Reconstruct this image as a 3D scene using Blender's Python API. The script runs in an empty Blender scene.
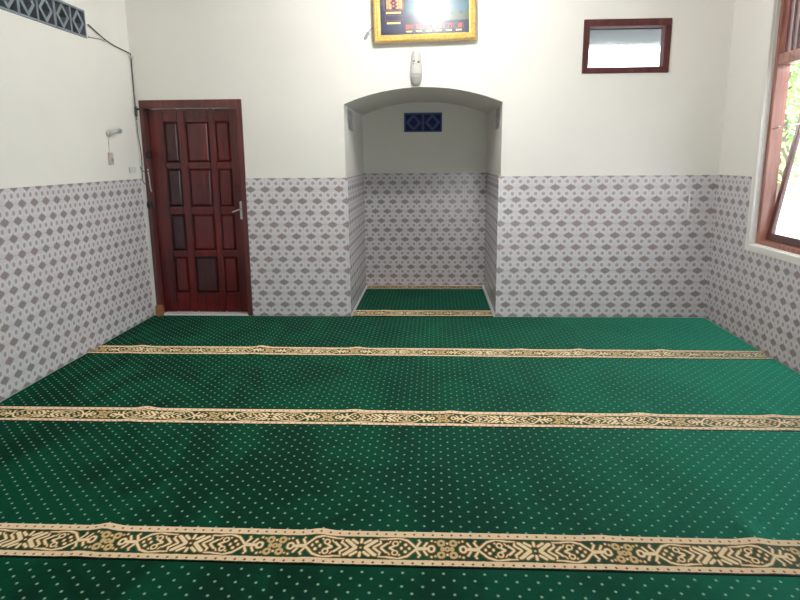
import bpy, bmesh, math, random
from mathutils import Vector, Matrix
random.seed(7)
C = bpy.context.scene.collection
PI = math.pi
W = 5.348; BACK = -8.0; H = 3.3; DADO = 1.328

# ------------------------------------------------------------------ materials
class N:
    """small helper that writes node maths"""
    def __init__(s, name):
        s.m = bpy.data.materials.new(name); s.m.use_nodes = True
        s.t = s.m.node_tree; s.L = s.t.links
        s.b = s.t.nodes['Principled BSDF']
    def new(s, typ, **kw):
        n = s.t.nodes.new(typ)
        for k, v in kw.items(): setattr(n, k, v)
        return n
    def put(s, sock, v):
        if isinstance(v, bpy.types.NodeSocket): s.L.new(v, sock)
        elif v is not None: sock.default_value = v
    def f(s, op, a, b=None, c=None, clamp=False):
        n = s.new('ShaderNodeMath', operation=op); n.use_clamp = clamp
        s.put(n.inputs[0], a); s.put(n.inputs[1], b)
        if c is not None: s.put(n.inputs[2], c)
        return n.outputs[0]
    def v(s, op, a, b=None, sc=None):
        n = s.new('ShaderNodeVectorMath', operation=op)
        s.put(n.inputs[0], a)
        if b is not None: s.put(n.inputs[1], b)
        if sc is not None: s.put(n.inputs[3], sc)
        return n.outputs['Value'] if op in ('LENGTH', 'DOT_PRODUCT', 'DISTANCE') else n.outputs[0]
    def xyz(s, a, b, c=0.0):
        n = s.new('ShaderNodeCombineXYZ'); s.put(n.inputs[0], a); s.put(n.inputs[1], b); s.put(n.inputs[2], c)
        return n.outputs[0]
    def sep(s, vec):
        n = s.new('ShaderNodeSeparateXYZ'); s.put(n.inputs[0], vec); return n.outputs
    def uv(s): return s.new('ShaderNodeTexCoord').outputs['UV']
    def obj(s): return s.new('ShaderNodeTexCoord').outputs['Object']
    def noise(s, vec, scale, detail=3, rough=.5, dist=0):
        n = s.new('ShaderNodeTexNoise'); s.put(n.inputs['Vector'], vec)
        n.inputs['Scale'].default_value = scale; n.inputs['Detail'].default_value = detail
        n.inputs['Roughness'].default_value = rough; n.inputs['Distortion'].default_value = dist
        return n.outputs['Fac']
    def ramp(s, fac, stops):
        n = s.new('ShaderNodeValToRGB'); r = n.color_ramp
        while len(r.elements) < len(stops): r.elements.new(.5)
        for e, (p, c) in zip(r.elements, stops): e.position = p; e.color = (*c[:3], 1)
        s.put(n.inputs[0], fac); return n.outputs[0]
    def mix(s, fac, a, b, blend='MIX'):
        n = s.new('ShaderNodeMix', data_type='RGBA', blend_type=blend)
        s.put(n.inputs[0], fac)
        for i, c in ((6, a), (7, b)):
            s.put(n.inputs[i], (*c, 1) if isinstance(c, tuple) else c)
        return n.outputs[2]
    def mapr(s, v, a, b, c, d):
        n = s.new('ShaderNodeMapRange'); s.put(n.inputs[0], v)
        for i, x in enumerate((a, b, c, d)): n.inputs[i+1].default_value = x
        return n.outputs[0]
    def bump(s, h, strength=.2, dist=.01):
        n = s.new('ShaderNodeBump'); n.inputs['Strength'].default_value = strength
        n.inputs['Distance'].default_value = dist; s.put(n.inputs['Height'], h)
        s.L.new(n.outputs[0], s.b.inputs['Normal'])
    def out(s, col=None, rough=.5, metal=0., **kw):
        if col is not None: s.put(s.b.inputs['Base Color'], (*col, 1) if isinstance(col, tuple) else col)
        s.put(s.b.inputs['Roughness'], rough); s.b.inputs['Metallic'].default_value = metal
        for k, v in kw.items(): s.b.inputs[k.replace('_', ' ')].default_value = v
        return s.m

def lin(r, g, b):
    f = lambda c: (c/255/12.92) if c/255 <= .04045 else ((c/255+.055)/1.055)**2.4
    return (f(r), f(g), f(b))

def plain(name, col, rough=.5, metal=0., var=.06, scale=20, **kw):
    n = N(name)
    k = n.noise(n.obj(), scale)
    d = tuple(c*(1-var*2) for c in col)
    return n.out(n.mix(k, d, col), rough, metal, **kw)

def m_plaster(name='plaster', col=(.83, .81, .765)):
    n = N(name); o = n.obj()
    a = n.noise(o, 1.3, 4); b = n.noise(o, 90, 4, .6)
    c = n.mix(n.mapr(a, .3, .7, 0, 1), tuple(x*.95 for x in col), col)
    n.bump(b, .12, .004)
    return n.out(c, .75)

def m_tile():
    n = N('patterned_wall_tile'); P, h = .1405, .1107
    x, y, _ = n.sep(n.uv())
    def lat(cx, cy, px, py):
        fx = n.f('MULTIPLY', n.f('SUBTRACT', n.f('FRACT', n.f('ADD', n.f('DIVIDE', n.f('SUBTRACT', x, cx), px), .5)), .5), px)
        fy = n.f('MULTIPLY', n.f('SUBTRACT', n.f('FRACT', n.f('ADD', n.f('DIVIDE', n.f('SUBTRACT', y, cy), py), .5)), .5), py)
        return n.f('ABSOLUTE', fx), n.f('ABSOLUTE', fy)
    def diam(ax, ay):
        body = n.f('ADD', n.f('POWER', n.f('DIVIDE', ax, .0455), 1.5), n.f('POWER', n.f('DIVIDE', ay, .0265), 1.5))
        nub = n.f('ADD', n.f('DIVIDE', ax, .025), n.f('DIVIDE', ay, .0375))
        wing = n.f('ADD', n.f('DIVIDE', ax, .055), n.f('DIVIDE', ay, .022))
        return n.f('MINIMUM', n.f('MINIMUM', body, nub), wing)
    A = diam(*lat(0, 0, P, 2*h)); B = diam(*lat(P/2, h, P, 2*h))
    d = n.f('MINIMUM', A, B)
    dm = n.mapr(d, .80, 1.15, 1, 0)
    ax, ay = lat(P/4, h/2, P/2, h)
    dd = n.f('DIVIDE', n.f('POWER', n.f('ADD', n.f('POWER', ax, 2.6), n.f('POWER', ay, 2.6)), 1/2.6), .0150)
    dots = n.mapr(dd, .70, 1.30, 1, 0)
    # thin grey line between neighbouring rings
    bx, by = lat(0, h, P, 2*h); cx, cy = lat(P/2, 0, P, 2*h)
    ln = n.f('MINIMUM', n.f('ADD', n.f('MULTIPLY', bx, 6), n.f('MULTIPLY', by, .6)), n.f('ADD', n.f('MULTIPLY', cx, 6), n.f('MULTIPLY', cy, .6)))
    lm = n.mapr(ln, .002, .035, .45, 0)
    # per-cell tint
    cell = n.new('ShaderNodeTexWhiteNoise', noise_dimensions='2D')
    n.put(cell.inputs['Vector'], n.xyz(n.f('FLOOR', n.f('ADD', n.f('DIVIDE', x, P/2), .5)), n.f('FLOOR', n.f('ADD', n.f('DIVIDE', y, h), .5))))
    dark = n.ramp(cell.outputs['Value'], [(0, lin(146, 138, 138)), (.5, lin(150, 143, 143)), (1, lin(160, 142, 143))])
    base = n.mix(n.mapr(n.noise(n.uv(), 3, 3), .35, .65, 0, 1), lin(206, 201, 206), lin(212, 207, 212))
    rg = n.f('MULTIPLY', n.mapr(dd, 1.15, 1.5, 0, .6), n.mapr(dd, 1.7, 2.3, 1, 0))
    c = n.mix(lm, base, lin(182, 179, 182))
    c = n.mix(rg, c, lin(224, 220, 223))
    c = n.mix(dots, c, lin(166, 162, 164))
    c = n.mix(dm, c, dark)
    # grout joints : a tile is 5 cells wide and 4 rows high
    gx = n.f('ABSOLUTE', n.f('SUBTRACT', n.f('FRACT', n.f('ADD', n.f('DIVIDE', n.f('SUBTRACT', x, P/4), P*5), .5)), .5))
    gy = n.f('ABSOLUTE', n.f('SUBTRACT', n.f('FRACT', n.f('ADD', n.f('DIVIDE', n.f('ADD', y, 3*h), h*4), .5)), .5))
    g = n.f('MAXIMUM', n.mapr(gx, .0012, .0022, .5, 0), n.mapr(gy, .0022, .0042, .55, 0))
    c = n.mix(g, c, lin(165, 163, 163))
    return n.out(c, .22, IOR=1.45)

GREEN = lin(2, 66, 44)
def lean(n, h, strength, dist):
    """pile that leans towards the window side, so its sheen depends on where it is seen from"""
    b = n.new('ShaderNodeBump'); b.inputs['Strength'].default_value = strength; b.inputs['Distance'].default_value = dist
    n.put(b.inputs['Height'], h)
    v = n.v('NORMALIZE', n.v('ADD', b.outputs[0], (.62, -.10, 0)))
    n.L.new(v, n.b.inputs['Normal'])
def nap(n, o):
    """direction of the pile: brushed streaks, part of the carpet's own look"""
    m = n.new('ShaderNodeMapping'); n.put(m.inputs[0], o); m.inputs['Scale'].default_value = (1, .55, 1); m.inputs['Rotation'].default_value = (0, 0, .55)
    a = n.noise(m.outputs[0], 2.6, 5, .6, .6)
    b = n.noise(o, 60, 2, .6)
    return n.f('ADD', n.mapr(a, .42, .60, 0, .8), n.f('MULTIPLY', b, .2))

def m_field():
    n = N('green_pile_with_dots'); uv = n.uv(); x, y, _ = n.sep(uv)
    def dot(cx, cy):
        fx = n.f('MULTIPLY', n.f('SUBTRACT', n.f('FRACT', n.f('ADD', n.f('DIVIDE', n.f('SUBTRACT', x, cx), .0757), .5)), .5), .0757)
        fy = n.f('MULTIPLY', n.f('SUBTRACT', n.f('FRACT', n.f('ADD', n.f('DIVIDE', n.f('SUBTRACT', y, cy), .079), .5)), .5), .079)
        return n.v('LENGTH', n.xyz(fx, n.f('MULTIPLY', fy, .8)))
    d = n.f('MINIMUM', dot(0, 0), dot(.03785, .0395))
    dm = n.mapr(d, .0026, .0070, .85, 0)
    k = nap(n, uv)
    c = n.mix(k, tuple(q*.42 for q in GREEN), tuple(q*1.10 for q in GREEN))
    c = n.mix(dm, c, lin(160, 195, 165))
    lean(n, n.noise(uv, 260, 2, .7), .5, .004)
    m = n.out(c, .9)
    n.b.inputs['Sheen Weight'].default_value = .85; n.b.inputs['Sheen Roughness'].default_value = .30
    n.b.inputs['Sheen Tint'].default_value = (.08, .70, .48, 1)
    n.b.inputs['Specular IOR Level'].default_value = .1
    return m

def m_border():
    """arabesque border; quarter motif in drawing units, mirrored by folding"""
    n = N('arabesque_border'); uv = n.uv(); x, y, _ = n.sep(uv)
    wob = n.noise(uv, 45, 2, .5)
    k = .000496
    a = n.f('PINGPONG', n.f('ADD', n.f('DIVIDE', x, k), 6900.), 690.)
    b = n.f('DIVIDE', n.f('ABSOLUTE', y), .00085)
    b = n.f('ADD', b, n.f('MULTIPLY', n.f('SUBTRACT', wob, .5), 8.))
    p = n.xyz(a, n.f('MULTIPLY', b, 1.25))
    Y = 1.25
    def cap(x0, y0, x1, y1, r):
        A = (x0, y0*Y, 0); B = (x1-x0, (y1-y0)*Y, 0); q = B[0]**2+B[1]**2
        pa = n.v('SUBTRACT', p, A)
        h = n.f('MULTIPLY', n.v('DOT_PRODUCT', pa, B), 1/q, clamp=True)
        return n.f('SUBTRACT', n.v('DISTANCE', pa, n.v('SCALE', B, None, h)), float(r))
    def cir(x0, y0, r): return n.f('SUBTRACT', n.v('DISTANCE', p, (x0, y0*Y, 0)), float(r))
    def ring(x0, y0, R, w): return n.f('SUBTRACT', n.f('ABSOLUTE', n.f('SUBTRACT', n.v('DISTANCE', p, (x0, y0*Y, 0)), float(R))), float(w))
    def mn(L):
        d = L[0]
        for q in L[1:]: d = n.f('MINIMUM', d, q)
        return d
    cream = mn([cir(0, 0, 12), cap(0, 40, 0, 64, 15), cap(30, 36, 72, 60, 15),
                cap(42, 3, 112, 52, 19), cir(122, 56, 17), cap(104, 3, 158, 36, 13), cap(158, 36, 154, 52, 12),
                cap(164, 3, 208, 34, 13), cap(150, 68, 215, 70, 10), cap(215, 70, 300, 80, 12), cap(300, 80, 372, 62, 13), cap(372, 62, 440, 8, 13),
                cir(326, 3, 14), cir(388, 2, 14), cir(358, 27, 17), ring(276, 36, 21, 10), cap(234, 2, 262, 14, 13), cir(312, 52, 12), cap(222, 36, 236, 52, 9),
                cap(440, 6, 530, 4, 13), cap(450, 20, 474, 52, 13), cap(506, 18, 528, 46, 13), cir(464, 64, 13),
                ring(564, 4, 23, 13), cir(690, 44, 14), cir(566, 62, 13)])
    tan = mn([ring(642, 46, 23, 13), cir(596, 56, 13), cir(690, 0, 26), cir(652, 5, 18)])
    g1 = tuple(q*.55 for q in GREEN)
    kk = nap(n, uv)
    ground = n.mix(kk, tuple(q*.9 for q in GREEN), tuple(q*1.5 for q in GREEN))
    brown = lin(120, 92, 48)
    c = n.mix(n.mapr(tan, -1, 8, 1, 0), ground, brown)
    c = n.mix(n.mapr(tan, -4, 0, 1, 0), c, lin(215, 184, 132))
    c = n.mix(n.mapr(cream, 0, 10, 1, 0), c, brown)
    c = n.mix(n.mapr(cream, -5, 0, 1, 0), c, lin(228, 188, 140))
    c = n.mix(n.mapr(cream, -9, -4, 1, 0), c, lin(246, 228, 190))
    c = n.mix(n.mapr(cir(690, 0, 7), -2, 3, 1, 0), c, lin(160, 80, 40))
    # the two plain bands with little lozenges
    band = n.mapr(b, 86, 88.5, 0, 1)
    line = n.mapr(n.f('ABSOLUTE', n.f('SUBTRACT', b, 85.)), 1.5, 4.0, 1, 0)
    edge = n.mapr(b, 134, 136, 0, 1); seam = n.f('MULTIPLY', n.mapr(b, 125, 127.5, 0, 1), n.f('LESS_THAN', y, 0.))
    fx = n.f('MULTIPLY', n.f('ABSOLUTE', n.f('SUBTRACT', n.f('FRACT', n.f('DIVIDE', a, 76.667)), .5)), 76.667)
    loz = n.f('ADD', n.f('DIVIDE', fx, 13.), n.f('DIVIDE', n.f('ABSOLUTE', n.f('SUBTRACT', b, 112.)), 10.))
    bc = n.mix(n.mapr(n.noise(uv, 120, 2), .3, .7, 0, 1), lin(238, 208, 168), lin(246, 222, 188))
    bc = n.mix(n.mapr(loz, .8, 1.15, 1, 0), bc, lin(150, 84, 44))
    c = n.mix(band, c, bc)
    c = n.mix(line, c, lin(96, 76, 34))
    c = n.mix(edge, c, lin(110, 92, 46))
    c = n.mix(seam, c, lin(16, 24, 12))
    lean(n, n.noise(uv, 260, 2, .7), .4, .003)
    m = n.out(c, .9)
    n.b.inputs['Sheen Weight'].default_value = .35; n.b.inputs['Sheen Roughness'].default_value = .30
    n.b.inputs['Sheen Tint'].default_value = (.95, .95, .80, 1)
    n.b.inputs['Specular IOR Level'].default_value = .1
    return m

def m_wood(name, dark, light, scale=1., rough=.3, axis=2, coat=.3):
    n = N(name); o = n.obj()
    mp = n.new('ShaderNodeMapping'); n.put(mp.inputs[0], o)
    s = [14*scale]*3; s[axis] = 1.2*scale; mp.inputs['Scale'].default_value = s
    g = n.noise(mp.outputs[0], 1.6, 5, .6, 1.2)
    big = n.noise(o, 2.2, 2)
    c = n.ramp(g, [(.30, dark), (.55, tuple((a+b)/2 for a, b in zip(dark, light))), (.72, light)])
    c = n.mix(n.mapr(big, .35, .65, 0, .45), c, dark)
    n.bump(g, .08, .003)
    m = n.out(c, rough)
    n.b.inputs['Coat Weight'].default_value = coat; n.b.inputs['Coat Roughness'].default_value = .15
    return m

def m_emit(name, col, strength):
    n = N(name); n.b.inputs['Emission Color'].default_value = (*col, 1); n.b.inputs['Emission Strength'].default_value = strength
    return n.out(col, .4)

M = {}
M['plaster'] = m_plaster()
M['trim'] = m_plaster('cream_trim_paint', (.80, .785, .75))
M['tile'] = m_tile()
M['field'] = m_field(); M['border'] = m_border()
M['door'] = m_wood('varnished_mahogany', lin(58, 10, 14), lin(128, 26, 28), 1., .28)
M['panel_a'] = m_wood('mahogany_panel', lin(56, 12, 15), lin(120, 25, 27), .8, .3)
M['panel_b'] = m_wood('dark_mahogany_panel', lin(36, 14, 20), lin(78, 26, 30), .8, .35)
M['panel_c'] = m_wood('red_mahogany_panel', lin(66, 12, 14), lin(122, 24, 24), .8, .3)
M['frame'] = m_wood('frame_mahogany', lin(70, 32, 34), lin(122, 60, 56), 1., .35)
M['frame_m'] = m_wood('matt_frame_mahogany', lin(66, 30, 30), lin(116, 58, 54), 1., .8, 2, 0.)
M['sash'] = m_wood('window_wood', lin(128, 74, 62), lin(190, 134, 116), 1., .4)
M['sash_d'] = m_wood('dark_window_wood', lin(70, 40, 40), lin(116, 76, 72), 1., .4)
M['chrome'] = plain('brushed_steel', (.62, .60, .56), .3, .9)
M['black'] = plain('black_metal', (.012, .012, .014), .5)
M['cable'] = plain('dark_cable_sheath', (.07, .07, .07), .5)
M['wire'] = plain('grey_cable_sheath', (.30, .30, .29), .5)
M['white_pl'] = plain('white_plastic', (.52, .51, .49), .35, var=.02)
M['grey_pl'] = plain('grey_plastic', (.33, .35, .36), .4)
M['beige_pl'] = plain('beige_plastic', (.62, .54, .48), .5)
M['lgrey_pl'] = plain('pale_grey_plastic', (.60, .62, .61), .5)
M['block'] = plain('grey_painted_concrete', lin(128, 136, 146), .7)
M['block_b'] = plain('navy_painted_concrete', lin(84, 98, 150), .7)
M['block_p'] = plain('pale_lilac_concrete', lin(205, 200, 203), .8)
M['void'] = plain('painted_cavity_shade', lin(44, 52, 60), .9)  # dark colour stands in for the unlit space behind the lattice
M['void_b'] = plain('painted_navy_cavity_shade', lin(48, 56, 110), .9)  # navy tone paints the darkness behind the niche vent
M['thresh'] = plain('white_floor_tile', (.78, .78, .80), .25, var=.02)
M['card'] = plain('tan_wood_block', lin(164, 112, 70), .8)
M['ceil'] = plain('white_ceiling_paint', (.80, .80, .78), .8, var=.02)
M['concrete'] = plain('pale_concrete_ground', (.62, .62, .60), .9, scale=2)
M['bark'] = plain('grey_brown_bark', (.12, .09, .07), .9)
M['fence'] = plain('white_rendered_wall', (.80, .80, .78), .9)
M['eave'] = plain('grey_eave_board', (.05, .055, .06), .9)

def m_leaf():
    n = N('green_leaf'); k = n.noise(n.obj(), 3.0, 3)
    m = n.out(n.ramp(k, [(.3, (.10, .26, .05)), (.7, (.34, .56, .18))]), .5)
    n.b.inputs['Transmission Weight'].default_value = 0
    return m
M['leaf'] = m_leaf()
def m_glass(name, rough, ior=1.45):
    n = N(name)
    n.b.inputs['Transmission Weight'].default_value = 1; n.b.inputs['IOR'].default_value = ior
    return n.out((.92, .95, .96), rough)
M['frost'] = m_glass('frosted_glass', .20, 1.25)
M['clear'] = m_glass('clear_glass', 0, 1.45)

# ------------------------------------------------------------------ geometry
class MB:
    def __init__(s): s.b = bmesh.new()
    def box(s, x0, x1, y0, y1, z0, z1, bev=0., mat=0, M4=None):
        g = bmesh.ops.create_cube(s.b, size=1.)['verts']
        for v in g: v.co = Vector(((x0+x1)/2+v.co.x*(x1-x0), (y0+y1)/2+v.co.y*(y1-y0), (z0+z1)/2+v.co.z*(z1-z0)))
        fs = {f for v in g for f in v.link_faces}
        for f in fs: f.material_index = mat
        if bev:
            es = list({e for f in fs for e in f.edges})
            r = bmesh.ops.bevel(s.b, geom=es, offset=bev, segments=2, affect='EDGES')
            g = list({v for f in r['faces'] for v in f.verts} | {v for v in g if v.is_valid})
        if M4 is not None:
            bmesh.ops.transform(s.b, matrix=M4, verts=[v for v in g if v.is_valid])
        return s
    def prism(s, pts, axis, a, b, mat=0):
        """polygon pts (2D) extruded from a to b along axis; pts fill the two other axes in order"""
        def P(u, v, w):
            c = [0, 0, 0]; r = [i for i in range(3) if i != axis]; c[r[0]] = u; c[r[1]] = v; c[axis] = w; return c
        A = [s.b.verts.new(P(u, v, a)) for u, v in pts]; B = [s.b.verts.new(P(u, v, b)) for u, v in pts]
        fs = [s.b.faces.new(A), s.b.faces.new(B[::-1])]
        for i in range(len(pts)):
            j = (i+1) % len(pts); fs.append(s.b.faces.new((A[j], A[i], B[i], B[j])))
        for f in fs: f.material_index = mat
        return s
    def lathe(s, prof, c=(0, 0, 0), seg=24, M4=None, sx=1., sy=1.):
        rows = []
        for r, z in prof:
            rows.append([s.b.verts.new((c[0]+sx*r*math.cos(2*PI*i/seg), c[1]+sy*r*math.sin(2*PI*i/seg), c[2]+z)) for i in range(seg)])
        for A, B in zip(rows, rows[1:]):
            for i in range(seg):
                j = (i+1) % seg; s.b.faces.new((A[i], A[j], B[j], B[i]))
        s.b.faces.new(rows[0][::-1]); s.b.faces.new(rows[-1])
        if M4 is not None: bmesh.ops.transform(s.b, matrix=M4, verts=[v for R in rows for v in R])
        return s
    def tube(s, pts, r, seg=8):
        pts = [Vector(p) for p in pts]; rows = []
        up = Vector((0.13, .37, .92)).normalized()
        for i, p in enumerate(pts):
            t = (pts[min(i+1, len(pts)-1)]-pts[max(i-1, 0)]).normalized()
            n1 = t.cross(up).normalized()
            if n1.length < .5: n1 = t.cross(Vector((1, 0, 0))).normalized()
            n2 = t.cross(n1).normalized()
            rows.append([s.b.verts.new(p+r*(math.cos(2*PI*k/seg)*n1+math.sin(2*PI*k/seg)*n2)) for k in range(seg)])
        for A, B in zip(rows, rows[1:]):
            for i in range(seg):
                j = (i+1) % seg; s.b.faces.new((A[i], A[j], B[j], B[i]))
        s.b.faces.new(rows[0][::-1]); s.b.faces.new(rows[-1])
        return s
    def build(s, name, mats, parent=None, uv=None, smooth=False, loc=None):
        if not isinstance(mats, (list, tuple)): mats = [mats]
        bmesh.ops.recalc_face_normals(s.b, faces=s.b.faces)
        if loc is not None: bmesh.ops.translate(s.b, vec=-Vector(loc), verts=s.b.verts)
        if uv:
            l = s.b.loops.layers.uv.new('UVMap')
            for f in s.b.faces:
                for lp in f.loops: lp[l].uv = uv(lp.vert.co, f.normal)
        me = bpy.data.meshes.new(name); s.b.to_mesh(me); s.b.free()
        for m in mats: me.materials.append(m)
        if smooth:
            for p in me.polygons: p.use_smooth = True
        o = bpy.data.objects.new(name, me); C.objects.link(o)
        if loc is not None: o.location = loc
        if parent is not None: attach(o, parent)
        return o

def attach(o, parent):
    o.parent = parent
    m = parent_world(parent)
    o.matrix_parent_inverse = m.inverted()
def parent_world(p):
    m = p.matrix_basis.copy()
    if p.parent: m = parent_world(p.parent) @ p.matrix_parent_inverse @ m
    return m
def empty(name, loc=(0, 0, 0)):
    o = bpy.data.objects.new(name, None); C.objects.link(o); o.location = loc; o.empty_display_size = .1; return o
def tag(o, label, cat, group=None, kind=None):
    o['label'] = label; o['category'] = cat
    if group: o['group'] = group
    if kind: o['kind'] = kind
    return o
def struct(o): o['kind'] = 'structure'; return o
def smooth_path(pts, n=8):
    pts = [Vector(p) for p in pts]; out = []
    for i in range(len(pts)-1):
        p0, p1, p2, p3 = pts[max(i-1, 0)], pts[i], pts[i+1], pts[min(i+2, len(pts)-1)]
        for k in range(n):
            t = k/n; out.append(.5*((2*p1)+(p2-p0)*t+(2*p0-5*p1+4*p2-p3)*t*t+(3*p1-p0-3*p2+p3)*t**3))
    out.append(pts[-1]); return out

# ------------------------------------------------------------------ room shell
T = .15
NX0, NX1, NY = 1.950, 3.388, 1.6                # niche
arch = [(NX0, 1.982)]
ap = [(1.962, 1.984), (2.10, 2.036), (2.283, 2.084), (2.465, 2.113), (2.69, 2.124), (2.915, 2.106), (3.14, 2.058), (3.378, 1.990)]
def arch_z(x):      # circle through the three main points
    cx = 2.673; Z0 = 2.124; R = (0.719**2+0.139**2)/(2*.139)
    return Z0-R+math.sqrt(R*R-(x-cx)**2)
AX = [NX0+(NX1-NX0)*i/32 for i in range(33)]

b = MB()
b.box(-T, .045, 0, T, 0, H); b.box(.045, 1.005, 0, T, 2.04, H); b.box(1.005, NX0, 0, T, 0, H)
b.prism([(NX0, H)]+[(x, arch_z(x)) for x in AX]+[(NX1, H)], 1, 0, T)
b.box(NX1, 4.078, 0, T, 0, H); b.box(4.078, 4.832, 0, T, 0, 2.218); b.box(4.078, 4.832, 0, T, 2.668, H); b.box(4.832, W+T, 0, T, 0, H)
wf = struct(b.build('wall_front', M['plaster']))
def tuv(u0, z0, P, ax):
    return lambda co, nr: (((co.x if ax == 0 else co.y)-u0)*.1405/P, co.z-z0)
TH = .008
MB().box(1.005, NX0+.02, -TH, 0, 0, DADO-.003).build('tile_dado', M['tile'], wf, tuv(1.886, 1.2205, .1398, 0))
MB().box(NX1-.02, W, -TH, 0, 0, DADO).build('tile_dado', M['tile'], wf, tuv(3.462, 1.2255, .1417, 0))

MB().box(5.096, 5.112, -TH-.003, -TH+.001, .93, 1.16, .0005).build('painted_glint', plain('glint_white', (.74, .74, .74), .3), wf)  # pale strip paints in a glint on the glossy tile
wl = struct(MB().box(-T, 0, BACK-T, 0, 0, 2.452).box(-T, 0, BACK-T, -2.06, 2.452, 2.664).box(-T, 0, -.75, 0, 2.452, 2.664).box(-T, 0, BACK-T, 0, 2.664, H).build('wall_left', M['plaster']))
MB().box(0, TH, BACK, -.002, 0, DADO).build('tile_dado', M['tile'], wl, tuv(-1.59, 1.2205, .1378, 1))

# right wall: opening of window 2 (far) and window 3 (behind the camera's left edge of view)
OY0, OY1, OZ0, OZ1 = -.745, -2.95, .798, 2.78
P0, P1 = -4.3, -6.5
b = MB()
b.box(W, W+T, OY0, T, 0, H); b.box(W, W+T, OY1, OY0, 0, OZ0); b.box(W, W+T, OY1, OY0, OZ1, H)
b.box(W, W+T, BACK-T, OY1, 0, H)
wr = struct(b.build('wall_right', M['plaster']))
MB().box(W-TH, W, -.678, -.008, 0, DADO+.002).box(W-TH, W, BACK, -.678, 0, .740).build('tile_dado', M['tile'], wr, tuv(-.426, 1.2225, .1395, 1))

b = MB()
b.box(-T, 3.2, BACK-T, BACK, 0, H); b.box(3.2, 4.2, BACK-T, BACK, 2.2, H); b.box(4.2, W+T, BACK-T, BACK, 0, H)  # unseen opening added to let fill daylight in from behind
struct(b.build('wall_back', M['plaster']))
struct(MB().box(-T, W+T, BACK-T, NY+T, -.12, -.012).build('floor', M['thresh']))
struct(MB().box(-T, W+T, BACK-T, T, H, H+.12).build('ceiling', M['ceil']))

# niche behind the arch
b = MB(); BZ0, BZ1 = 1.768, 1.968
for nm, xa, xb, ya, yb in (('wall_niche_left', NX0-T, NX0, .255, .69), ('wall_niche_right', NX1, NX1+T, .25, .685)):
    w = MB(); w.box(xa, xb, T, ya, 0, 2.35) if ya > T else None
    w.box(xa, xb, yb, NY+T, 0, 2.35); w.box(xa, xb, ya, yb, 0, BZ0); w.box(xa, xb, ya, yb, BZ1, 2.35)
    ow = struct(w.build(nm, M['plaster']))
    if 'left' in nm: MB().box(NX0, NX0+TH, 0, NY, 0, DADO-.003).build('tile_dado', M['tile'], ow, tuv(.3, 1.2205, .1405, 1))
    else: MB().box(NX1-TH, NX1, 0, NY, 0, DADO).build('tile_dado', M['tile'], ow, tuv(.3, 1.2255, .1405, 1))
VX0, VX1, VZ0, VZ1 = 2.428, 2.864, 1.791, 2.007
b = MB(); b.box(NX0-.004, VX0, NY, NY+T, 0, 2.4); b.box(VX1, NX1+.004, NY, NY+T, 0, 2.4); b.box(VX0, VX1, NY, NY+T, 0, VZ0); b.box(VX0, VX1, NY, NY+T, VZ1, 2.4)
wn = struct(b.build('wall_niche_back', M['plaster']))
MB().box(NX0, NX1, NY-TH, NY, 0, 1.326).build('tile_dado', M['tile'], wn, tuv(2.0125, 1.2185, .1398, 0))
b = MB(); b.prism([(x, arch_z(x)) for x in AX]+[(NX1, 2.4), (NX0, 2.4)], 1, T, NY)
struct(b.build('ceiling_niche', M['plaster']))

# ------------------------------------------------------------------ carpets
def ridges(seed, n=7):
    r = random.Random(seed)
    xs = [(i+.5+r.uniform(-.3, .3))*W/n for i in range(n)]
    return [(x, r.uniform(-.12, .12), r.uniform(.003, .008), r.uniform(.022, .045)) for x in xs]
def carpet(name, label, yF, yN, x0, x1, sw, rid, rear=False, z0=0., group='rolled out prayer carpets'):
    """yF / yN: far and near edge as (left, right); the border strip sits at the near edge"""
    th = .010
    far = lambda x: yF[0]+(yF[1]-yF[0])*x/W
    near = lambda x: yN[0]+(yN[1]-yN[0])*x/W
    root = empty(name, ((x0+x1)/2, (near(0)+far(0))/2, z0))
    root.location.z = z0-.012
    def hz(x, y, yn):
        z = z0+th-.012+.0 
        d = y-yn
        for cx, sl, hh, sg in rid:
            hh *= 1.35
            q = (x-cx-sl*d)/sg
            z += hh*math.exp(-q*q)*math.exp(-(max(d-.26, 0)/.16)**2) * (0.25+.75*min(d/.22, 1))
        z += .0015*math.sin(x*3.1+y*2.3)*math.cos(x*1.3-y*4)
        return z
    def sheet(nm, ya, yb, mat, uvf, nx, ny):
        b = MB(); V = []
        for j in range(ny+1):
            row = []
            for i in range(nx+1):
                x = x0+(x1-x0)*i/nx; A, B = ya(x), yb(x); y = B+(A-B)*j/ny
                z = hz(x, y, near(x))
                row.append(b.b.verts.new((x, y, z)))
            V.append(row)
        for j in range(ny):
            for i in range(nx): b.b.faces.new((V[j][i], V[j][i+1], V[j+1][i+1], V[j+1][i]))
        # rolled down edges all round
        loop = V[0]+[r[-1] for r in V[1:]]+V[-1][-2::-1]+[r[0] for r in V[-2:0:-1]]
        low = [b.b.verts.new((v.co.x, v.co.y, z0-.0115)) for v in loop]
        for i in range(len(loop)):
            j = (i+1) % len(loop); b.b.faces.new((loop[j], loop[i], low[i], low[j]))
        return b.build(nm, mat, root, uvf, smooth=False)
    fe = (lambda x: far(x)-sw) if rear else far
    sheet('pile_field', fe, lambda x: near(x)+sw, M['field'], lambda c, nn: (c.x-2.623, c.y+3.34), int((x1-x0)/.03), 22)
    sheet('patterned_border', lambda x: near(x)+sw, near, M['border'], lambda c, nn: (c.x-1.46+.342, (c.y-near(c.x)-sw/2)*.230/sw), int((x1-x0)/.015), 8)
    if rear: sheet('patterned_border', far, lambda x: far(x)-sw, M['border'], lambda c, nn: (c.x-1.46+.342, (c.y-far(c.x)+sw/2)*.230/sw), int((x1-x0)/.03), 6)
    tag(root, label, 'carpet', group)
    return root
G = .008
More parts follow.
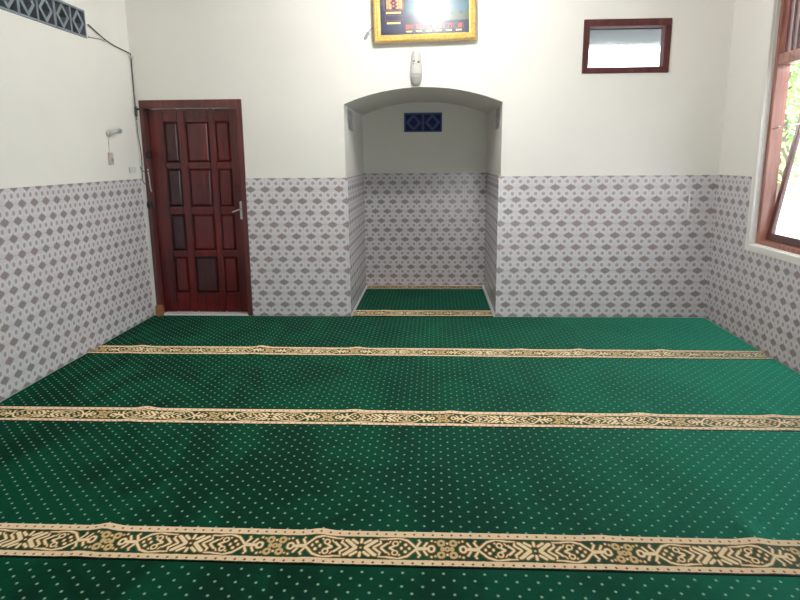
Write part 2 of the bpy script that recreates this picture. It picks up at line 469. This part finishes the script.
carpet('prayer_carpet', 'green dotted prayer carpet lying along the front wall, farthest full-width row', (-.010, -.010), (-1.288, -1.318), .012, W-.012, .216,
       [(x, s, h, g) for x, s, h, g in ((.35, .1, .006, .06), (1.35, .1, .009, .05), (2.18, -.1, .007, .05), (3.45, .1, .004, .05), (3.95, -.1, .006, .04), (4.55, .1, .006, .05))])
carpet('prayer_carpet', 'green dotted prayer carpet forming the second row from the front wall', (-1.288-G, -1.318-G), (-2.650, -2.656), .012, W-.012, .225,
       [(x, s, h, g) for x, s, h, g in ((.98, .1, .009, .05), (2.32, -.1, .005, .05), (2.86, .1, .005, .04), (3.5, 0, .003, .05), (3.98, .1, .006, .07), (4.75, .1, .005, .05))])
carpet('prayer_carpet', 'green dotted prayer carpet in the third row, its ornate border nearest the camera', (-2.650-G, -2.656-G), (-3.968, -3.976), .012, W-.012, .232,
       [(x, s, h, g) for x, s, h, g in ((1.385, .12, .009, .045), (2.29, .1, .0065, .045), (3.42, .1, .003, .05), (4.03, .1, .007, .05))])
carpet('prayer_carpet', 'green dotted prayer carpet at the bottom edge of the photo, border out of view', (-3.968-G, -3.976-G), (-5.29, -5.29), .012, W-.012, .232, [(2.0, .1, .004, .05)])
carpet('prayer_rug', 'small green prayer rug on the niche floor with a cream border at both ends', (1.586, 1.586), (.018, .018), NX0+.034, NX1-.038, .235, [(2.3, 0, .003, .05)], rear=True, group=None)

# ------------------------------------------------------------------ door 1
door = struct(empty('door_1', (.525, 0, 0)))
b = MB(); FY0, FY1 = -.012, .148
b.box(.045, .084, FY0, FY1, 0, 2.04, .004); b.box(.957, 1.006, FY0, FY1, 0, 2.04, .004); b.box(.084, .957, FY0, FY1, 1.968, 2.04, .004)
b.box(.084, .100, .120, FY1, 0, 1.968); b.box(.945, .957, .120, FY1, 0, 1.968)
b.build('door_frame', M['frame'], door)
leaf = empty('door_leaf', (.53, .05, .05)); attach(leaf, door)
LY = .075; cols = [(.220, .364), (.429, .657), (.710, .857)]; rows = [(1.470, 1.854), (1.052, 1.422), (.628, .990), (.208, .574)]
b = MB(); z0, z1 = .016, 1.965
xs = [.087, cols[0][0], cols[0][1], cols[1][0], cols[1][1], cols[2][0], cols[2][1], .954]
for i in (0, 2, 4, 6): b.box(xs[i], xs[i+1], LY, LY+.04, z0, z1, .004)
zs = [z0, rows[3][0], rows[3][1], rows[2][0], rows[2][1], rows[1][0], rows[1][1], rows[0][0], rows[0][1], z1]
for j in (0, 2, 4, 6, 8):
    for c0, c1 in cols: b.box(c0-.002, c1+.002, LY+.001, LY+.039, zs[j], zs[j+1], .009)
b.build('leaf_rails', M['door'], leaf)
order = ['panel_b', 'panel_a', 'panel_a', 'panel_b', 'panel_a', 'panel_a', 'panel_b', 'panel_c', 'panel_a', 'panel_c', 'panel_b', 'panel_c']
k = 0
for r0, r1 in rows:
    for c0, c1 in cols:
        b = MB(); e = .026
        b.box(c0-.001, c1+.001, LY+.024, LY+.034, r0-.001, r1+.001)
        a0 = [(c0+.006, r0+.006), (c1-.006, r0+.006), (c1-.006, r1-.006), (c0+.006, r1-.006)]
        a1 = [(c0+e, r0+e), (c1-e, r0+e), (c1-e, r1-e), (c0+e, r1-e)]
        A = [b.b.verts.new((u, LY+.0245, v)) for u, v in a0]; B = [b.b.verts.new((u, LY+.006, v)) for u, v in a1]
        for i in range(4): b.b.faces.new((A[i], A[(i+1) % 4], B[(i+1) % 4], B[i]))
        b.b.faces.new(B)
        b.build('door_panel', M[order[k]], leaf); k += 1
hd = MB().box(.912, .950, LY-.008, LY, .935, 1.108, .004).build('handle_plate', M['chrome'], leaf)
MB().tube([(.932, LY-.008, 1.032), (.932, LY-.05, 1.032)], .009).tube(smooth_path([(.936, LY-.05, 1.033), (.915, LY-.053, 1.03), (.885, LY-.052, 1.020), (.850, LY-.048, 1.008)]), .008).build('door_lever', M['chrome'], leaf, smooth=True)
def hinge(x, z):
    b = MB(); b.box(x-.026, x+.026, FY0-.003, FY0, z-.030, z+.030, .001)
    b.lathe([(.004, -.036), (.0095, -.030), (.0095, .030), (.004, .036)], (x+.012, FY0-.008, z), 12)
    b.lathe([(.026, 0), (.026, .008), (.018, .013)], (0, 0, 0), 16, Matrix.Translation((x, FY0-.003, z)) @ Matrix.Rotation(PI/2, 4, 'X'))
    b.build('latch_catch', M['black'], door)
hinge(.098, 1.547); hinge(.068, 1.081)
b = MB(); b.tube(smooth_path([(.080, FY0-.006, 1.415), (.090, FY0-.010, 1.33), (.092, FY0-.010, 1.26), (.100, FY0-.006, 1.205)]), .005).box(.076, .088, FY0-.008, FY0, 1.40, 1.42, .001)
b.build('latch_rod', M['lgrey_pl'], door, smooth=True)
struct(MB().box(.103, .957, -.010, .30, -.012, .012, .003).build('trim_1', M['thresh']))
struct(MB().box(.0, .045, -.006, .0, 0, 2.03).build('trim_2', M['trim']))
struct(MB().box(0, 1.1, .30, .34, 0, 2.3).build('wall_passage', M['plaster']))
tag(MB().box(.048, .118, -.050, -.014, .0, .108, .004).build('wood_block', M['card']), 'small tan wood block standing at the lower left corner of the door frame', 'block')

# ------------------------------------------------------------------ breeze blocks
def vent(name, mat, back, module, nmod, hgt, place, label, group, depth=.09):
    """face in the local XZ plane, front at y=0 (towards -y), placed with a matrix"""
    root = empty(name); root.matrix_basis = place
    Wd_ = module*nmod; b = MB(); t = .016
    b.box(0, Wd_, 0, depth, 0, t, .002); b.box(0, Wd_, 0, depth, hgt-t, hgt, .002)
    for i in range(nmod+1):
        x = i*module; tt = t if i in (0, nmod) else t*.8
        b.box(max(x-tt, 0) if i else 0, min(x+tt, Wd_) if i < nmod else Wd_, 0.001, depth, t, hgt-t, .002)
    for i in range(nmod):
        cx = (i+.5)*module; cz = hgt/2
        for s1, s2, off in (((module/2-t)*.96, (hgt/2-t*.6), .018),):
            o = [(cx, cz+s2), (cx+s1, cz), (cx, cz-s2), (cx-s1, cz)]
            f = .60; n_ = [(cx, cz+s2*f), (cx+s1*f, cz), (cx, cz-s2*f), (cx-s1*f, cz)]
            for q in range(4):
                w = (q+1) % 4
                b.prism([o[q], o[w], n_[w], n_[q]], 1, .004, depth)
    o = b.build('block_lattice', mat); o.parent = root
    o2 = MB().box(0, Wd_, depth, depth+.015, 0, hgt).build('added_closing_sheet', back); o2.parent = root  # added closing sheet; the dark materials paint in the shade behind
    tag(root, label, 'vent block', group)
    return root
hL = .208
for i, (ya, lb) in enumerate(((-1.186, 'grey breeze block at the far end of the vent, dark cable emerging beside it'),
                              (-1.622, 'grey breeze block in the middle of the high left wall vent'),
                              (-2.058, 'grey breeze block of the high left wall vent cut by the top left photo edge'))):
    # local x -> world +y, local y -> world -x
    mt = Matrix(((0, -1, 0, .004), (1, 0, 0, ya), (0, 0, 1, 2.454), (0, 0, 0, 1)))
    vent('ventilation_block', M['block'], M['void'], .218, 2, hL, mt, lb, 'breeze blocks high on the left wall')
vent('ventilation_block', M['block_b'], M['void_b'], .218, 2, VZ1-VZ0, Matrix.Translation((VX0, NY+.012, VZ0)), 'dark blue breeze block with two diamonds high on the niche back wall', None, .06)
vent('ventilation_block', M['block_p'], M['block_p'], .2175, 2, .198, Matrix(((0, -1, 0, NX0-.003), (1, 0, 0, .2555), (0, 0, 1, BZ0+.001), (0, 0, 0, 1))), 'pale grey breeze block set in the left side wall of the niche', None, .02)
vent('ventilation_block', M['block_p'], M['block_p'], .2175, 2, .198, Matrix(((0, 1, 0, NX1+.003), (-1, 0, 0, .6845), (0, 0, 1, BZ0+.001), (0, 0, 0, 1))), 'pale grey breeze block set in the right side wall of the niche', None, .02)

# ------------------------------------------------------------------ window 1 (small, front wall)
w1 = struct(empty('window_1', (4.455, 0, 2.44)))
x0, x1, z0, z1 = 4.079, 4.831, 2.219, 2.667
b = MB(); f = .052
b.box(x0, x1, -.012, .11, z0, z0+.050, .004); b.box(x0, x1, -.012, .11, z1-.058, z1, .004)
b.box(x0, x0+f, -.0115, .109, z0+.05, z1-.058, .004); b.box(x1-f, x1, -.0115, .109, z0+.05, z1-.058, .004)
b.build('window_frame', M['frame_m'], w1)
MB().box(x0+f, x1-f, .060, .063, z0+.05, z1-.058).build('pane', M['frost'], w1)
tag(MB().box(2.6, 6.6, T, 1.10, 2.60, 2.70).box(2.6, 6.6, 1.06, 1.12, 2.60, 2.72).box(4.083, 4.827, .112, T, 2.60, 2.664).build('roof_eave', M['eave']), 'dark grey roof eave seen through the small high window', 'eave')

# ------------------------------------------------------------------ window 2 (right wall)
def big_window(name, ya, yb, sash=True):
    w = struct(empty(name, (W, (ya+yb)/2, OZ0)))
    b = MB(); pr = .022; t = .064
    b.box(W-pr, W, ya, ya+t, OZ0-.056, OZ1+.06, .004); b.box(W-pr, W, yb-t, yb, OZ0-.056, OZ1+.06, .004)
    b.box(W-pr, W, yb, ya, OZ0-.056, OZ0, .004); b.box(W-pr, W, yb, ya, OZ1, OZ1+.06, .004)
    b.box(W, W+.03, ya-.008, ya, OZ0, OZ1); b.box(W, W+.03, yb, yb+.008, OZ0, OZ1); b.box(W, W+.03, yb, ya, OZ0, OZ0+.006)
    b.build('window_surround', M['trim'], w)
    A, B = ya-.008, yb+.008; Z0, Z1 = OZ0+.006, OZ1-.002; X0, X1 = W+.025, W+.125
    TZ = 2.20   # transom
    b = MB(); n = 2; fw = .048
    b.box(X0, X1, A-fw, A, Z0, Z1, .004); b.box(X0, X1, B, B+fw, Z0, Z1, .004)
    mid = (A+B)/2
    b.box(X0, X1, mid-.03, mid+.03, Z0, Z1, .004)
    for s0, s1 in ((B+fw, mid-.03), (mid+.03, A-fw)):
        b.box(X0, X1, s0, s1, Z0, Z0+.034, .004); b.box(X0, X1, s0, s1, Z1-.06, Z1, .004); b.box(X0, X1, s0, s1, TZ-.035, TZ+.045, .004)
    b.build('window_frame', M['sash'], w)
    for s0, s1 in ((B+fw, mid-.03), (mid+.03, A-fw)):
        m_ = MB(); nn = 13
        for i in range(nn):
            y = s0+(i+.5)*(s1-s0)/nn
            m_.box(X0+.03, X0+.07, y-.016, y+.016, TZ+.045, Z1-.06, .002)
        m_.build('slatted_grille', M['sash_d'], w)
        # hopper sash, hinged at its foot and leaning outwards
        root = empty('sash'); attach(root, w)
        hh = TZ-.035-(Z0+.034)-.01; fr = .052; sx0 = 0; dx = .035
        R = Matrix.Translation((X1-.045, 0, Z0+.037)) @ Matrix.Rotation(math.radians(8.5), 4, 'Y')
        b2 = MB()
        for q in ((s0+.004, s0+.004+fr, 0, hh), (s1-.004-fr, s1-.004, 0, hh), (s0+.004+fr, s1-.004-fr, 0, fr+.004), (s0+.004+fr, s1-.004-fr, hh-fr, hh)):
            b2.box(0, dx, q[0], q[1], q[2], q[3], .003, 0, R)
        b2.build('sash_frame', M['sash_d'], root)
        b3 = MB(); b3.box(.014, .019, s0+.004+fr, s1-.004-fr, fr+.004, hh-fr, 0, 0, R); b3.build('pane', M['clear'], root)
        b4 = MB(); ay = s1-.02
        b4.tube([(X0+.02, s1+.002, 1.70), (X0+.05, ay-.03, 1.71), (X1+.18, ay-.10, 1.75)], .004).lathe([(.008, -.01), (.008, .01)], (X0+.045, ay-.02, 1.708), 10)
        b4.build('window_stay', M['chrome'], w, smooth=True)
    return w
big_window('window_2', OY0, OY1)

# ------------------------------------------------------------------ framed digital prayer clock
clk = empty('digital_prayer_clock', (2.69, -.060, 2.50)); clk.rotation_euler = (0, math.radians(-1.1), 0)
LX0, LX1, LZ1 = -.446, .446, .60; D0, D1 = -.045, .010   # local: y D0 front, D1 back
bpy.context.view_layer.update()
def cl(b, name, mat, **k):
    o = b.build(name, mat, **k); o.parent = clk; return o
# moulded frame: swept profile with mitred corners
prof = [(0, D1), (0, D0+.022), (.008, D0+.004), (.018, D0), (.028, D0+.006), (.038, D0+.004), (.048, D0+.012), (.056, D0+.014), (.062, D0+.026), (.062, D1)]
b = MB(); rings = []
for w_, y_ in prof:
    rings.append([b.b.verts.new(v) for v in ((LX0+w_, y_, w_), (LX1-w_, y_, w_), (LX1-w_, y_, LZ1-w_), (LX0+w_, y_, LZ1-w_))])
for A, B in zip(rings, rings[1:]+rings[:1]):
    for i in range(4): b.b.faces.new((A[i], A[(i+1) % 4], B[(i+1) % 4], B[i]))
gold = N('antique_gold_moulding'); gk = gold.noise(gold.obj(), 60, 4, .7)
gold.bump(gk, .6, .004)
M['gold'] = gold.out(gold.ramp(gk, [(.3, lin(190, 150, 66)), (.55, lin(228, 190, 112)), (.8, lin(246, 222, 165))]), .42, .35)
cl(b, 'gold_frame', M['gold'])
# printed face with mosque picture, procedural
n = N('printed_clock_face'); x, y, z = n.sep(n.obj())
base = n.mix(n.mapr(n.noise(n.obj(), 6, 3), .3, .7, 0, 1), lin(58, 60, 112), lin(76, 80, 132))
# picture area: sky over pale domes, right of x=-.16
hz = n.f('ADD', .19, n.f('MULTIPLY', n.noise(n.xyz(n.f('MULTIPLY', x, 1.), 0, 0), 9, 3), .12))
sky = n.ramp(n.mapr(z, .18, .55, 0, 1), [(0, lin(120, 190, 205)), (1, lin(70, 130, 190))])
inpic = n.f('MULTIPLY', n.mapr(x, -.19, -.13, 0, 1), n.mapr(n.f('SUBTRACT', z, hz), -.05, .0, 0, 1))
c = n.mix(inpic, base, sky)
bld = n.f('MULTIPLY', n.f('MULTIPLY', n.mapr(x, .16, .17, 0, 1), n.mapr(z, .165, .17, 0, 1)), n.f('LESS_THAN', z, n.f('ADD', .21, n.f('MULTIPLY', n.f('PINGPONG', x, .04), 1.2))))
c = n.mix(bld, c, lin(150, 170, 160))
M['face'] = n.out(c, .5)
cl(MB().box(LX0+.058, LX1-.058, D0+.030, D1-.004, .058, LZ1-.058), 'printed_face', M['face'])
M['led_red'] = m_emit('red_led_digits', (1., .16, .05), 1.6)
M['yel'] = m_emit('lit_yellow_caption', (1., .78, .30), 1.0)
M['pink'] = plain('pink_outline_print', lin(235, 150, 150), .5)
def outline(b, x0, x1, z0, z1, t=.0025, y=D0+.028):
    b.box(x0, x1, y, y+.001, z0, z0+t).box(x0, x1, y, y+.001, z1-t, z1).box(x0, x0+t, y, y+.001, z0, z1).box(x1-t, x1, y, y+.001, z0, z1)
SEG = {'0': 'abcdef', '1': 'bc', '2': 'abged', '3': 'abgcd', '4': 'fgbc', '5': 'afgcd', '6': 'afgedc', '7': 'abc', '8': 'abcdefg', '9': 'abcdfg'}
def digits(b, txt, x0, x1, z0, z1, y=D0+.0275):
    nn = len(txt); w = (x1-x0)/nn; h = z1-z0; t = h*.14
    for i, ch in enumerate(txt):
        a = x0+i*w+w*.12; e = x0+(i+1)*w-w*.12; m_ = (z0+z1)/2
        if ch == ':':
            for zz in (z0+h*.3, z0+h*.7): b.box((a+e)/2-t/2, (a+e)/2+t/2, y, y+.001, zz-t/2, zz+t/2)
            continue
        S = {'a': (a, e, z1-t, z1), 'd': (a, e, z0, z0+t), 'g': (a, e, m_-t/2, m_+t/2), 'f': (a, a+t, m_, z1), 'b': (e-t, e, m_, z1), 'e': (a, a+t, z0, m_), 'c': (e-t, e, z0, m_)}
        for s_ in SEG[ch]: q = S[s_]; b.box(q[0], q[1], y, y+.001, q[2], q[3])
UX = -2.69; 
b = MB(); outline(b, -.352, -.182, .262, .355); outline(b, -.344, -.190, .178, .222)
for i in range(6): 
    u = -.172+i*.0865; outline(b, u, u+.078, .104, .140)
cl(b, 'window_outlines', M['pink'])
b = MB(); digits(b, '16:38', -.345, -.188, .275, .345); cl(b, 'time_digits', m_emit('orange_led_digits', (1., .34, .12), 1.8))
b = MB(); b2 = MB()
for i, s in enumerate(('04', '05', '12', '15', '17', '19')):
    u = -.172+i*.0865; digits(b2, s, u+.012, u+.066, .110, .134)
    cl(b2, 'prayer_time_digits', M['led_red']); b2 = MB()
def caption(b, x0, x1, z0, z1):
    n_ = max(3, int((x1-x0)/.016)); w = (x1-x0)/n_
    for i in range(n_): b.box(x0+i*w, x0+i*w+w*.72, D0+.0275, D0+.0285, z0, z1)
    b.box(x0, x0+w*(n_-.28), D0+.0278, D0+.0286, z0+(z1-z0)*.35, z0+(z1-z0)*.6)
    cl(b, 'caption_line', M['yel'])
for q in ((-.335, -.200, .234, .250), (-.328, -.205, .150, .166)): caption(MB(), *q)
for i in range(6): caption(MB(), -.172+i*.0865+.012, -.172+i*.0865+.066, .078, .091)
b = MB(); digits(b, '202', -.335, -.270, .186, .214); digits(b, '202', -.262, -.198, .186, .214); cl(b, 'date_digits', plain('dim_led', lin(120, 60, 130), .4))
cl(MB().box(LX0+.060, LX1-.060, D0+.018, D0+.021, .060, LZ1-.060), 'cover_glass', m_glass('cover_glass_sheet', .27, 1.5))
tag(clk, 'gold framed digital prayer time clock hanging on the front wall above the arch', 'clock')

# small grey plug by the frame's lower left corner
b = MB(); b.box(-.013, .013, -.012, .012, -.034, .034, .005)
o = b.build('power_adapter', M['grey_pl'], loc=None); o.location = (2.172, -.016, 2.563); o.rotation_euler = (0, math.radians(30), 0)
MB_ = MB().tube([(0, 0, .034), (.004, 0, .06), (.018, 0, .085)], .004); o3 = MB_.build('cord', M['grey_pl']); o3.parent = o
tag(o, 'small grey power adapter at the lower left corner of the gold framed clock', 'adapter')

# air freshener
af = empty('air_freshener', (2.612, -.04, 2.132))
b = MB(); b.lathe([(.022, .0), (.034, .010), (.043, .030), (.050, .065), (.053, .092)], seg=28, sy=.7); o = b.build('reservoir', plain('grey_translucent_plastic', (.34, .34, .33), .3), smooth=True); o.parent = af
b = MB(); b.lathe([(.0535, .092), (.054, .105), (.053, .15), (.047, .20), (.043, .245), (.038, .275), (.030, .288), (.014, .293)], seg=28, sy=.7); o = b.build('housing', M['white_pl'], smooth=True); o.parent = af
b = MB()
for (px, pz, s, r_) in ((-.004, .218, .013, 1.0), (.018, .196, .014, .4), (-.018, .205, .010, .2), (-.020, .184, .008, .5), (.014, .236, .005, .9), (.004, .176, .0045, 0), (.020, .214, .006, 1.2), (-.012, .245, .005, 0)):
    yy = -.7*math.sqrt(max((.047)**2-px**2, 0)) + (.004 if pz > .21 else -.001)
    b.box(-s, s, -.004, .004, -s*.5, s*.5, .001, 0, Matrix.Translation((px, yy+.003, pz)) @ Matrix.Rotation(-r_, 4, 'Y'))
o = b.build('dark_flower_print', M['black']); o.parent = af
tag(af, 'white oval air freshener mounted on the wall between the gold framed clock and the arch', 'air freshener')

# ------------------------------------------------------------------ cables and small fittings on the left
tag(MB().tube(smooth_path([(.014, -.735, 2.560), (.012, -.70, 2.555), (.012, -.60, 2.525), (.012, -.465, 2.492), (.012, -.33, 2.470), (.012, -.18, 2.458), (.014, -.045, 2.448), (.014, -.014, 2.425), (.013, -.012, 2.26), (.012, -.012, 2.12), (.015, -.012, 2.00), (.020, -.013, 1.95), (.016, -.013, 1.86)]), .0048).build('power_cable', M['cable'], smooth=True),
    'dark power cable from the high wall vent down the corner to the door', 'cable')
tag(MB().tube(smooth_path([(.010, -.742, 2.466), (.009, -.64, 2.474), (.010, -.53, 2.482), (.011, -.48, 2.474)]), .004).build('power_cable', M['wire'], smooth=True),
    'thin grey cable from the bottom of the left wall vent joining the dark cable', 'cable')
tag(MB().tube(smooth_path([(.018, -.016, 1.85), (.014, -.012, 1.75), (.024, -.012, 1.65), (.030, -.012, 1.52), (.026, -.014, 1.42), (.024, -.020, 1.35), (.034, -.030, 1.30), (.060, -.030, 1.275), (.085, -.028, 1.285)]), .0035).build('power_cable', M['cable'], smooth=True),
    'thin dark wire hanging in the corner and looping onto the door frame', 'cable')
tag(MB().tube(smooth_path([(.012, -.016, 1.440), (.022, -.032, 1.425), (.040, -.034, 1.40), (.070, -.026, 1.395), (.095, -.030, 1.402)]), .0035).build('wire_loop', M['cable'], smooth=True),
    'short dark wire hook lying across the door frame above the tile edge', 'wire')
b = MB(); b.box(.008, .030, -.026, -.009, 1.895, 1.985, .004)
o = b.build('cable_connector', M['cable']); MB().tube([(.024, -.02, 1.955), (.048, -.02, 1.962)], .009).build('plug_pin', M['black'], o, smooth=True)
tag(o, 'black cable connector in the corner near the top left of the door frame', 'connector')
tag(MB().box(.004, .030, -.030, -.004, 2.405, 2.428, .003).build('cable_clip', M['white_pl']), 'white cable clip holding the dark cable high in the room corner', 'clip')

lh = empty('wall_lamp_holder', (0, -.56, 1.73))
def lk(b, name, mat, par=lh, sm=True):
    o = b.build(name, mat, smooth=sm); attach(o, par); return o
lk(MB().lathe([(.030, 0), (.030, .012), (.022, .018)], (0, 0, 0), 20, Matrix.Translation((0, -.565, 1.722)) @ Matrix.Rotation(PI/2, 4, 'Y')), 'mounting_plate', M['white_pl'])
lk(MB().tube(smooth_path([(.010, -.565, 1.722), (.040, -.560, 1.726), (.055, -.54, 1.736), (.060, -.515, 1.742)]), .013, 14), 'elbow_arm', M['white_pl'])
lk(MB().tube([(.060, -.515, 1.742), (.060, -.490, 1.745)], .018, 14), 'socket', M['grey_pl'])
lk(MB().lathe([(.010, 0), (.018, .010), (.023, .025), (.018, .040), (.006, .046)], (0, 0, 0), 18, Matrix.Translation((.060, -.492, 1.746)) @ Matrix.Rotation(-PI/2, 4, 'X')), 'bulb', M['grey_pl'])
tag(lh, 'white elbow lamp holder with a small grey bulb on the left wall near the door', 'lamp holder')
tag(MB().tube(smooth_path([(.006, -.572, 1.700), (.006, -.576, 1.63), (.006, -.578, 1.565)]), .003).build('thin_wire', M['lgrey_pl'], smooth=True), 'thin pale wire dropping from the elbow lamp holder to the beige switch', 'wire')
sw = empty('wall_switch', (0, -.573, 1.51))
o = MB().box(0, .022, -.606, -.540, 1.462, 1.566, .004).build('switch_housing', M['beige_pl']); attach(o, sw)
o = MB().box(.022, .027, -.590, -.556, 1.485, 1.520, .002).build('rocker', M['grey_pl']); attach(o, sw)
tag(sw, 'small beige wall switch box below the elbow lamp holder on the left wall', 'switch')
tag(MB().box(0, .012, -.235, -.105, 1.385, 1.440, .005).build('junction_box', plain('off_white_plastic', (.70, .71, .70), .5)), 'flat pale grey junction box just above the tiles beside the door corner', 'junction box')

# ------------------------------------------------------------------ ceiling lamps (above the frame)
def ceiling_lamp(x, y, z, s, label, r=.075):
    L = empty('ceiling_lamp', (x, y, H))
    o = MB().lathe([(.05, -.03), (.06, -.02), (.06, 0)], (x, y, H), 20).tube([(x, y, H-.02), (x, y, z+r+.04)], .006).build('hanging_cord', M['white_pl'], smooth=True); attach(o, L)
    o = MB().lathe([(.028, 0), (.034, .02), (.034, .06), (.02, .07)], (x, y, z+r-.01), 20).build('lamp_socket', M['white_pl'], smooth=True); attach(o, L)
    b = MB(); bmesh.ops.create_uvsphere(b.b, u_segments=24, v_segments=14, radius=r); bmesh.ops.translate(b.b, vec=(x, y, z), verts=b.b.verts)
    o = b.build('bulb', m_emit('lit_bulb_glass', (1., .975, .93), s), smooth=True); attach(o, L)
    tag(L, label, 'lamp')
ceiling_lamp(2.75, -1.45, 3.05, 410., 'white ceiling bulb hanging in front of the gold framed clock')
ceiling_lamp(2.75, -5.6, 3.05, 14., 'added white ceiling bulb behind the camera, for fill light')  # unseen bulb added as weak fill from the rear

# ------------------------------------------------------------------ outdoors
struct(MB().box(-40, 60, -40, 60, -.30, -.14).build('ground', M['concrete']))
def tree(x, y, h, r, seed, label):
    R = random.Random(seed); t = empty('tree', (x, y, -.14))
    b = MB(); b.tube([(x, y, -.14), (x+.1, y, h*.35), (x-.05, y+.1, h*.62), (x+.1, y, h*.8)], .10, 10)
    for k in range(7):
        a = R.uniform(0, 6.28); b.tube([(x, y, h*.45+k*.12), (x+.5*r*math.cos(a), y+.5*r*math.sin(a), h*.62+k*.1), (x+.85*r*math.cos(a), y+.85*r*math.sin(a), h*.72+k*.12)], .03, 6)
    o = b.build('trunk', M['bark'], smooth=True); attach(o, t)
    b = MB()
    cs = [(Vector((x+R.uniform(-.6, .6)*r, y+R.uniform(-.6, .6)*r, h*.72+R.uniform(-.5, .5)*r)), R.uniform(.3, .55)*r) for _ in range(16)]
    for k in range(3200):
        c, rr = R.choice(cs); d = Vector((R.gauss(0, 1), R.gauss(0, 1), R.gauss(0, 1))).normalized()*rr*R.uniform(.5, 1.05)
        p = c+d; s = R.uniform(.06, .12)
        u = Vector((R.gauss(0, 1), R.gauss(0, 1), R.gauss(0, .6))).normalized(); w = u.cross(Vector((R.gauss(0, 1), R.gauss(0, 1), R.gauss(0, 1)))).normalized()
        b.b.faces.new([b.b.verts.new(q) for q in (p-u*s, p+w*s*.45, p+u*s, p-w*s*.45)])
    me_o = b.build('crown', M['leaf']); attach(me_o, t)
    tag(t, label, 'tree')
tree(9.0, 6.3, 4.2, 2.3, 3, 'leafy green tree outside the large right window')
tree(12.6, 11.6, 5.6, 2.4, 5, 'taller green tree farther away outside the large right window')
tag(MB().box(5.9, 30, 16, 16.3, -.14, 1.9).box(5.9, 30, 15.95, 16.35, 1.9, 2.0).build('boundary_wall', M['fence']), 'white boundary wall far outside the large right window', 'wall')

# ------------------------------------------------------------------ daylight
w = bpy.data.worlds.new('overcast_sky'); bpy.context.scene.world = w; w.use_nodes = True
bg = w.node_tree.nodes['Background']; bg.inputs[0].default_value = (.93, .97, 1., 1); bg.inputs[1].default_value = 7.5
def portal(name, loc, rot, sx, sy):
    l = bpy.data.lights.new(name, 'AREA'); l.shape = 'RECTANGLE'; l.size = sx; l.size_y = sy; l.cycles.is_portal = True
    o = bpy.data.objects.new(name, l); C.objects.link(o); o.location = loc; o.rotation_euler = rot
portal('window_portal', (W+.2, (OY0+OY1)/2, (OZ0+OZ1)/2), (0, PI/2, 0), OZ1-OZ0, OY0-OY1)
portal('fill_opening_portal', (3.7, BACK-.16, 1.10), (-PI/2, 0, 0), 1.0, 2.2)  # guides fill daylight through the added back wall opening

# ------------------------------------------------------------------ camera
cam = bpy.data.cameras.new('camera'); co = bpy.data.objects.new('camera', cam); C.objects.link(co)
cam.sensor_width = 36; cam.lens = 653.155/800*36; cam.clip_start = .05; cam.clip_end = 200
fw = Vector((-0.05108179537949219, 0.9758574255034017, -0.2123509719089612))
rt = Vector((0.9986898201786565, 0.05056252253247507, -0.007878730016674397))
up = Vector((-0.00304848361163158, 0.21247521362508542, 0.9771617012258738))
m3 = Matrix((rt, up, -fw)).transposed()
co.matrix_world = Matrix.Translation((2.77169, -6.16048, 1.5)) @ m3.to_4x4()
sc = bpy.context.scene; sc.camera = co
sc.view_settings.view_transform = 'Standard'; sc.view_settings.look = 'None'; sc.view_settings.gamma = 1
sc.view_settings.use_curve_mapping = False
sc.view_settings.exposure = 0.28
sc.cycles.use_denoising = True
sc.cycles.max_bounces = 10; sc.cycles.diffuse_bounces = 6
